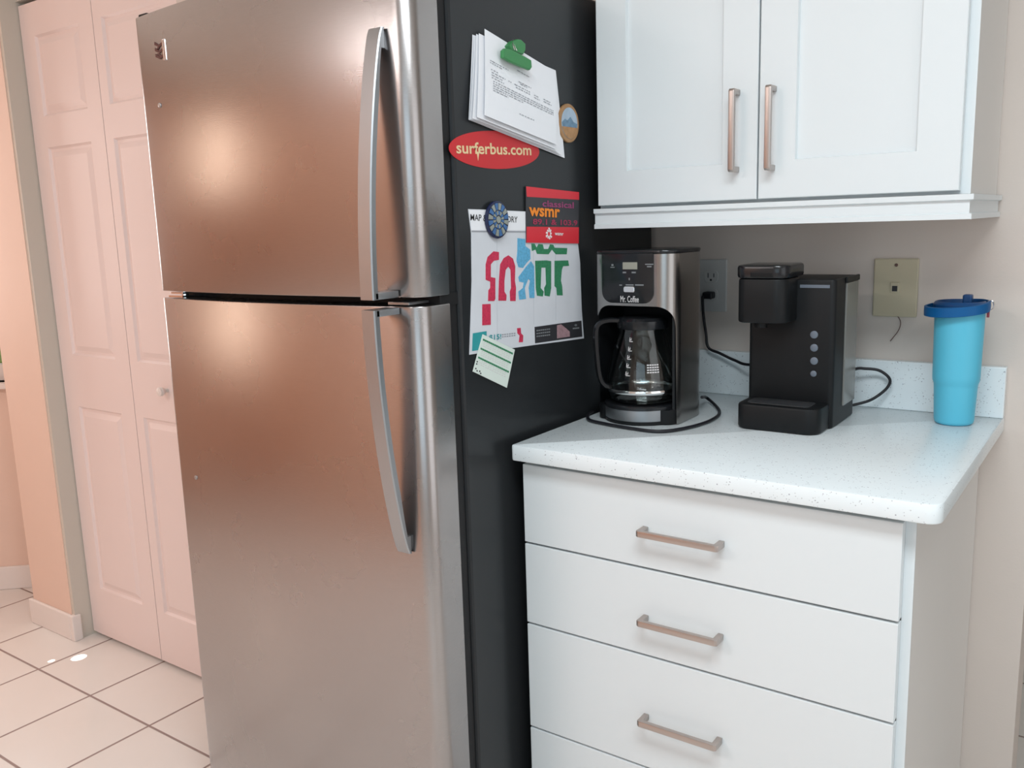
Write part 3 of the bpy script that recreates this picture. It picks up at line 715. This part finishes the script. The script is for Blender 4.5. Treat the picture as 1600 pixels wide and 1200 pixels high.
# light rail moulding: front run and right return, mitred profile
prof = [(0.0, 1.3398), (0.010, 1.3398), (0.010, 1.3310), (0.004, 1.3290), (0.004, 1.3100), (0.008, 1.3085), (0.008, 1.3000), (-0.012, 1.3000), (-0.012, 1.3398)]
bm = B(); path = [(0.004, -0.3255, 0), (0.6902, -0.3255, 1), (0.6902, -0.002, 2)]
rg = []
for (x, y, k) in path:
    rg.append([bm.verts.new((x + (0 if k == 0 else d), y - (0 if k == 2 else d), z)) for d, z in prof])
for a, b_ in zip(rg, rg[1:]):
    for k in range(len(prof)): bm.faces.new([a[k], a[(k + 1) % len(prof)], b_[(k + 1) % len(prof)], b_[k]])
bm.faces.new(rg[0]); bm.faces.new(rg[-1][::-1]); fin('light_rail', bm, 'cab', wc)

# ================================================================== WALL PLATES
def plate(bm, x0, x1, z0, z1, t=0.006): box(bm, x0, x1, -t, -0.0002, z0, z1, 0.0025)
op = thing('outlet', 'grey electrical outlet behind the drip coffee maker with a black plug in it', 'outlet', (0.120, 0, 1.16))
bm = B(); plate(bm, 0.083, 0.158, 1.1025, 1.2215); fin('cover_plate', bm, 'platew', op)
for z in (1.183, 1.141):
    bm = B(); prism(bm, rrect(0.1035, 0.1375, z - .0145, z + .0145, 0.011), FY, -0.0078, -0.0055, 0.0005); rcp = fin('receptacle', bm, 'platew', op)
    bm = B(); box(bm, .1125, .1145, -.0081, -.0075, z - .003, z + .008); box(bm, .1265, .1285, -.0081, -.0075, z - .002, z + .007); prism(bm, rrect(.118, .123, z - .0105, z - .0055, .0022), FY, -.0081, -.0075); fin('slot', bm, 'inkd', rcp)
pj = thing('phone_jack', 'almond telephone jack plate with a loose wire hanging below', 'phone jack', (0.517, 0, 1.163))
bm = B(); plate(bm, 0.475, 0.5605, 1.1035, 1.2220); fin('cover_plate', bm, 'almond', pj)
bm = B(); box(bm, .509, .5265, -.0085, -.005, 1.153, 1.174, .001); jk = fin('jack', bm, 'almond', pj)
bm = B(); box(bm, .5125, .5225, -.0092, -.0082, 1.156, 1.167); fin('socket', bm, 'inkd', jk)
bm = B(); tb = bmesh.new(); lathe(tb, [(.0035, 0), (.003, .0015)], (0, 0, 0), 14); join(bm, tb, Matrix.Translation((.518, -.006, 1.209)) @ Matrix.Rotation(PI / 2, 4, 'X')); fin('screw', bm, 'wire', pj)
bm = B(); tube(bm, [hit(x, y, 'y', d) for x, y, d in ((1402, 493, -.004), (1407, 503, -.008), (1404, 516, -.008), (1391, 533, -.004))], 0.0009, 6); fin('loose_wire', bm, 'wire', pj)

# ================================================================== DRIP COFFEE MAKER
CZ = 0.914
cm = thing('drip_coffee_maker', 'stainless and black drip coffee maker with control panel, beside the refrigerator', 'coffee maker', (0.11, -0.28, CZ))
X0, X1, Y0_, Y1 = 0.0225, 0.2010, -0.3780, -0.2020
outer = rrect(X0, X1, Y0_, Y1, (0.026, 0.034, 0.065, 0.065), 10)
def inset(x0, x1, y0, y1, d, r): return rrect(x0 + d, x1 - d, y0 + d, y1 - d, tuple(max(.002, q - d) for q in r), 10)
RR = (0.026, 0.034, 0.065, 0.065)
ZT = 1.2500
inn = inset(X0, X1, Y0_, Y1, .0025, RR)
bm = B(); prism(bm, inn, FZ, 1.163, ZT - .001); prism(bm, [(x, y) for x, y in inset(X0, X1, Y0_, Y1, .0025, RR)], FZ, CZ + .002, CZ + .030)
# rear tower
prism(bm, rrect(X0 + .003, X1 - .003, -0.254, Y1 + .003, (0.002, 0.002, .062, .062), 8), FZ, CZ + .03, 1.165)
fin('housing', bm, 'black', cm, True)
bm = B(); prism(bm, inset(X0, X1, Y0_, Y1, -.001, RR), FZ, ZT, ZT + .0075, 0.003); fin('lid', bm, 'blackg', cm, True)
# steel shell: wraps left side, front and right side; arch cut in front
def along(poly, step=0.0025):
    out = []; n = len(poly)
    for i in range(n):
        a, b_ = Vector((*poly[i], 0)), Vector((*poly[(i + 1) % n], 0)); L = (b_ - a).length
        k = max(1, int(L / step))
        for j in range(k): out.append(a + (b_ - a) * j / k)
    return out
P = along(outer)
PD = {}
# distance along the front run, starting at the left corner and wrapping the right one
i0 = min(range(len(P)), key=lambda k: (P[k] - Vector((0.030, -0.3755, 0))).length)
acc = 0.0
for k in range(len(P)):
    q_, q2 = P[(i0 + k) % len(P)], P[(i0 + k + 1) % len(P)]
    PD[(i0 + k) % len(P)] = acc; acc += (q2 - q_).length
i1 = min(range(len(P)), key=lambda k: (P[k] - Vector((0.1965, -0.3600, 0))).length)
DEND = PD[i1]
def zarch(k):
    d = PD[k]; r, top = 0.040, 1.1490
    if P[k].x < 0.05 and P[k].y > -0.374: return 1.128 if P[k].y < -0.30 else 1.149
    if d > DEND: return CZ + .001
    if d > DEND - r: return top - r + math.sqrt(max(0, r * r - (d - DEND + r) ** 2))
    if d < 0.030: return top - .030 + math.sqrt(max(0, .030 ** 2 - (.030 - d) ** 2))
    return top
bm = B(); cen = Vector(((X0 + X1) / 2, (Y0_ + Y1) / 2, 0)); n = len(P); cols = []
for k_, p in enumerate(P):
    inw = (cen - p).normalized() * .0022; z = zarch(k_)
    cols.append([bm.verts.new((q.x, q.y, zz)) for q, zz in ((p, z), (p, ZT), (p + inw, ZT), (p + inw, z))])
for i in range(n):
    a, b_ = cols[i], cols[(i + 1) % n]
    if P[i].y > -0.215 and P[(i + 1) % n].y > -0.215: continue
    for k in range(4): bm.faces.new([a[k], b_[k], b_[(k + 1) % 4], a[(k + 1) % 4]])
fin('steel_shell', bm, 'brewsteel', cm, True)
# inner black side cheeks of the cavity
bm = B(); prism(bm, [(.1905, -.360), (.1945, -.358), (.1975, -.345), (.1975, -.26), (.1905, -.26)], FZ, CZ + .004, 1.160); fin('cavity_cheek', bm, 'black', cm)
bm = B(); prism(bm, [(.0255, -.352), (.0275, -.360), (.0290, -.26), (.0255, -.26)], FZ, CZ + .004, 1.160); fin('cavity_cheek', bm, 'black', cm)
# control panel plaque
bm = B(); prism(bm, rrect(0.0465, 0.1600, 1.1545, ZT + .001, (.022, .022, 0, 0)), FY, Y0_ - .0022, Y0_ + .001, 0.0006); cpn = fin('control_panel', bm, 'blackg', cm, True)
F9 = lambda x, y: (920 + x / (1543 / 180), 380 + y / (1543 / 180))
def fr_(x, y, d=0.0): return hit(*F9(x, y), 'y', Y0_ - .0022 - d)
a, b_ = fr_(455, 350), fr_(650, 255); bm = B(); box(bm, a.x, b_.x, Y0_ - .003, Y0_ - .002, a.z, b_.z, .0004); fin('display', bm, 'lcd', cpn)
a, b_ = fr_(472, 658), fr_(615, 580); bm = B(); prism(bm, rrect(a.x, b_.x, a.z, b_.z, .0035), FY, Y0_ - .0045, Y0_ - .002, .0008); fin('button', bm, 'chrome', cpn)
def ftxt(s, x0, y0, x1, h, m, bold=0.0):
    a, b_, t = fr_(x0, y0), fr_(x1, y0), fr_(x0, y0 - h)
    strokes('lettering', s, Vector((a.x, Y0_ - .0026, a.z)), (1, 0, 0), (0, 0, 1), (0, -1, 0), b_.x - a.x, t.z - a.z, m, cpn, 0, bold)
ftxt('Mr. Coffee', 425, 788, 670, 85, 'pale', .01)
for x0, x1, y0, y1 in ((455, 500, 402, 382), (575, 630, 402, 382), (410, 445, 568, 555), (495, 600, 566, 552), (620, 735, 568, 552), (755, 865, 290, 275), (780, 840, 322, 305), (290, 345, 328, 318), (305, 330, 305, 280), (535, 550, 495, 465)):
    a, b_ = fr_(x0, y0), fr_(x1, y1); bm = B(); box(bm, a.x, b_.x, Y0_ - .0026, Y0_ - .002, a.z, b_.z); fin('panel_mark', bm, 'dim', cpn)
# base: protruding round warming deck with steel band
cc = (0.1105, -0.3300)
bm = B(); lathe(bm, [(0.0745, 0.001), (0.0775, 0.003), (0.0775, 0.008)], (*cc, CZ), 64); fin('base_foot', bm, 'black', cm, True)
bm = B(); lathe(bm, [(0.0765, 0.008), (0.0765, 0.030)], (*cc, CZ), 64); fin('base_band', bm, 'steelh', cm, True)
bm = B(); lathe(bm, [(0.0775, 0.030), (0.0775, 0.036), (0.075, 0.0385)], (*cc, CZ), 64); fin('warming_plate', bm, 'blackg', cm, True)
bm = B()
tube(bm, [hit(1094, 606, 'z', CZ + .03)] and [Vector((0.19, -0.215, CZ + .03)), hit(1105, 622, 'z', CZ + .012), hit(1124, 642, 'z', CZ + .0042), hit(1112, 656, 'z', CZ + .0042), hit(1075, 668, 'z', CZ + .0042), hit(1030, 674, 'z', CZ + .0042), hit(985, 669, 'z', CZ + .0042), hit(945, 662, 'z', CZ + .0042), hit(921, 656, 'z', CZ + .0042), hit(919, 648, 'z', CZ + .0042), hit(926, 643, 'z', CZ + .0042)], 0.0033, 10)
fin('power_cord', bm, 'cord', cm, True)
# carafe
ca = thing('carafe', 'empty clear glass coffee carafe with black handle inside the coffee maker', 'carafe', (*cc, CZ + .0385))
g0 = CZ + .0385
prof = [(0.056, 0.001), (0.064, 0.004), (0.0700, 0.013), (0.0720, 0.030), (0.0705, 0.055), (0.0640, 0.088), (0.0560, 0.118), (0.0490, 0.140), (0.0470, 0.150)]
bm = B(); pin = [(r - .0022, z) for r, z in prof]; pin[0] = (.047, .0035); lathe(bm, prof + pin[::-1], (*cc, g0), 64)
fin('glass', bm, 'glass', ca, True)
bm = B(); lathe(bm, [(0.0510, 0.149), (0.0520, 0.152), (0.0520, 0.165), (0.046, 0.171), (0.020, 0.174)], (*cc, g0), 48); fin('lid', bm, 'blackg', ca, True)
bm = B(); lathe(bm, [(0.0718, 0.022), (0.0728, 0.024), (0.0728, 0.0275), (0.0720, 0.030)], (*cc, g0), 48, False, False); fin('band', bm, 'chrome', ca, True)
# handle: flat loop toward the camera-left
hd = Vector((-0.78, -0.62, 0)).normalized(); hc = Vector((*cc, g0))
bm = B()
pts = [(0.040, 0.163), (0.066, 0.166), (0.088, 0.160), (0.095, 0.140), (0.093, 0.090), (0.088, 0.050), (0.078, 0.034), (0.064, 0.030)]
q = smoothpath([Vector((a, 0, b_)) for a, b_ in pts], 6); sdv = hd.cross(Vector((0, 0, 1)))
rg = []
for i, p in enumerate(q):
    d = (q[min(i + 1, len(q) - 1)] - q[max(i - 1, 0)]).normalized(); nr = Vector((d.z, 0, -d.x))
    W = lambda v, s: hc + hd * v.x + Vector((0, 0, v.z)) + sdv * s
    rg.append([bm.verts.new(W(p + nr * a, s)) for a, s in ((.005, -.007), (.005, .007), (.003, .0105), (-.003, .0105), (-.005, .007), (-.005, -.007), (-.003, -.0105), (.003, -.0105))])
for a, b_ in zip(rg, rg[1:]):
    for k in range(8): bm.faces.new([a[k], a[(k + 1) % 8], b_[(k + 1) % 8], b_[k]])
bm.faces.new(rg[0]); bm.faces.new(rg[-1][::-1]); fin('handle', bm, 'blackg', ca, True)
# cup marks printed on the glass, on the side facing the room
def gr(z):
    for (r0, z0), (r1, z1) in zip(prof, prof[1:]):
        if z0 <= z <= z1: return r0 + (r1 - r0) * (z - z0) / (z1 - z0)
    return prof[-1][0]
def onglass(ang, z, off=.0004):
    r = gr(z) + off; return Vector((cc[0] + r * math.cos(ang), cc[1] + r * math.sin(ang), g0 + z))
bm = B(); A0 = -PI / 2 - 0.02
for i, z in enumerate((.060, .076, .092, .108, .126)):
    for w0, w1, h0, h1 in ((0, .13, 0, .0014), (-.01, .07, .003, .0045), (-.01, .015, .0015, .0085), (.05, .07, .004, .0075)):
        bm.faces.new([bm.verts.new(onglass(A0 + w_, z + h)) for w_, h in ((w0, h0), (w1, h0), (w1, h1), (w0, h1))])
for j in range(4):
    for k in range(5):
        a = A0 + .62 + k * .075
        bm.faces.new([bm.verts.new(onglass(a + w_, .066 + j * .0048 + h)) for w_, h in ((0, 0), (.06, 0), (.06, .0024), (0, .0024))])
fin('cup_marks', bm, 'pale', ca)

# ================================================================== POD COFFEE MAKER
pd = thing('pod_coffee_maker', 'matte black single-serve pod coffee maker with four round buttons', 'coffee maker', (0.39, -0.22, CZ))
KX0, KX1 = 0.3065, 0.4710
bm = B(); prism(bm, rrect(KX0, KX1, -0.262, -0.112, (.010, .010, .006, .01), 6), FZ, CZ + .001, 1.1965, 0.004); fin('body', bm, 'black', pd, True)
bm = B(); prism(bm, rrect(0.3085, 0.4655, -0.3315, -0.255, (.020, .026, .002, .002), 8), FZ, CZ + .001, 0.9640, 0.005); fin('drip_tray', bm, 'black', pd, True)
bm = B(); prism(bm, rrect(0.325, 0.445, -0.320, -0.268, .012, 6), FZ, 0.9640, 0.9655, .0005); fin('tray_grille', bm, 'darkgrey', pd, True)
bm = B(); prism(bm, rrect(0.3060, 0.4000, -0.331, -0.25, (.020, .024, .002, .002), 8), FZ, 1.1185, 1.2010, 0.004); fin('brew_head', bm, 'black', pd, True)
bm = B(); prism(bm, rrect(0.3035, 0.4030, -0.3335, -0.225, (.022, .026, .012, .012), 8), FZ, 1.2015, 1.2260, 0.005); hl = fin('brew_head_lid', bm, 'blackg', pd, True)
bm = B(); box(bm, .335, .378, -.3345, -.326, 1.2045, 1.2135, .0015); fin('lift_tab', bm, 'black', hl)
bm = B(); tube(bm, [(.345, -.30, 1.119), (.345, -.30, 1.108)], .012, 20, sm=False); fin('spout', bm, 'black', pd)
bm = B(); box(bm, .405, .460, -.2632, -.2610, 1.1805, 1.1865, .0006); fin('indicator_bar', bm, 'button', pd)
for px, py, r in ((1272, 523, .0072), (1272, 543.5, .0072), (1272, 564, .0072), (1271, 584, .0058)):
    p = hit(px, py, 'y', -0.2625); bm = B(); tb = bmesh.new(); lathe(tb, [(r, 0), (r, .0014), (r - .0008, .0020)], (0, 0, 0), 28)
    join(bm, tb, Matrix.Translation((p.x, -0.2615, p.z)) @ Matrix.Rotation(PI / 2, 4, 'X')); fin('button', bm, 'button', pd, True)
# water tank seen on the right side
bm = B(); box(bm, 0.4695, 0.4740, -0.196, -0.116, 0.948, 1.186, .0015); wt = fin('water_tank', bm, 'tankglass', pd)
bm = B(); box(bm, 0.4690, 0.4722, -0.150, -0.119, 0.951, 1.105, .0005); fin('water_window', bm, 'darkgrey', wt)
bm = B(); box(bm, 0.4700, 0.4752, -0.200, -0.112, 1.186, 1.1975, .002); fin('tank_lid', bm, 'black', wt)
# cord: plug in the outlet, run behind, loop at right
bm = B(); box(bm, 0.108, 0.133, -0.030, -0.0078, 1.1330, 1.1490, 0.004); plg = fin('plug', bm, 'cord', pd)
kp = [Vector((.110, -.024, 1.139)), hit(1098, 466, 'y', -.030), hit(1099, 490, 'y', -.030), hit(1103, 520, 'y', -.032), hit(1107, 543, 'y', -.036), hit(1125, 552, 'y', -.040), hit(1148, 563, 'y', -.045), hit(1172, 570, 'y', -.06), Vector((.34, -.095, 1.01)), Vector((.36, -.116, 1.0))]
bm = B(); tube(bm, kp, .0032, 10); fin('power_cord', bm, 'cord', pd, True)
kp = [Vector((.44, -.116, .985)), hit(1336, 577, 'y', -.06), hit(1352, 576, 'y', -.05), hit(1374, 579, 'y', -.042), hit(1390, 592, 'y', -.038), hit(1386, 606, 'y', -.040), hit(1366, 622, 'y', -.05), hit(1345, 630, 'y', -.058), Vector((.43, -.085, CZ + .005)), Vector((.40, -.10, CZ + .005))]
bm = B(); tube(bm, kp, .0030, 10); fin('power_cord', bm, 'cord', pd, True)

# ================================================================== TUMBLER
tc = (0.6540, -0.1000)
tu = thing('tumbler', 'aqua blue insulated tumbler with dark blue lid at counter end', 'tumbler', (*tc, CZ))
bm = B(); lathe(bm, [(0.0300, 0.0005), (0.0335, 0.003), (0.0350, 0.008), (0.0378, 0.072), (0.0384, 0.078), (0.0408, 0.084), (0.0412, 0.092), (0.0430, 0.205), (0.0432, 0.212), (0.041, 0.214)], (*tc, CZ), 64); fin('cup', bm, 'aqua', tu, True)
bm = B(); lathe(bm, [(0.0448, 0.2135), (0.0462, 0.216), (0.0462, 0.229), (0.043, 0.233), (0.0405, 0.234), (0.0395, 0.227), (0.010, 0.226)], (*tc, CZ), 56); ld = fin('lid', bm, 'blued', tu, True)
bm = B(); box(bm, tc[0] + .004, tc[0] + .020, tc[1] - .008, tc[1] + .012, CZ + .226, CZ + .246, .003); fin('spout', bm, 'blued', ld)
# strap ring round the lid, dipping to the front left
bm = B(); rg = []; N = 64
for k in range(N):
    a = 2 * PI * k / N
    ca_, sa = math.cos(a), math.sin(a)
    f = 0.5 - 0.5 * math.cos(a - math.radians(215) + PI)        # 1 toward front left
    rx, ry = 0.0475 + .012 * f, 0.0475 + .012 * f
    z = CZ + 0.226 - 0.011 * f
    p = Vector((tc[0] + rx * ca_, tc[1] + ry * sa, z)); nr = Vector((ca_, sa, 0)); t = .0022
    rg.append([bm.verts.new(p + nr * d + Vector((0, 0, h))) for d, h in ((-t, -.0095), (t, -.0085), (t * 1.2, 0), (t, .0085), (-t, .0095))])
for i in range(N):
    a, b_ = rg[i], rg[(i + 1) % N]
    for k in range(5): bm.faces.new([a[k], b_[k], b_[(k + 1) % 5], a[(k + 1) % 5]])
fin('carry_strap', bm, 'blue', tu, True)
bm = B(); kx, ky = tc[0] + .047, tc[1] - .006
tube(bm, [(kx + .004 + .006 * math.cos(2 * PI * k / 20), ky, CZ + .227 + .009 * math.sin(2 * PI * k / 20)) for k in range(21)], .0012, 8, sm=False); rr_ = fin('ring', bm, 'chrome', tu, True)
bm = B(); box(bm, kx - .001, kx + .0035, ky - .003, ky + .001, CZ + .205, CZ + .219, .001); fin('charm', bm, 'pink', rr_)

# ================================================================== unseen ceiling lamps: an assumed kitchen fixture, and one added to light the left
cf = thing('assumed_ceiling_fixture', 'unseen long white fluorescent ceiling fixture, assumed', 'lamp', (0.95, -1.75, 2.45))
bm = B(); box(bm, 0.35, 1.55, -2.03, -1.47, 2.39, 2.45, .005); fin('housing', bm, 'trimw', cf)
hf = thing('added_left_fixture', 'unseen long white ceiling fixture added to light the closet side', 'lamp', (-0.9, -2.9, 2.45))  # body of the added fill lamp
bm = B(); box(bm, -1.5, -0.3, -3.18, -2.62, 2.39, 2.45, .005); fin('housing', bm, 'trimw', hf)
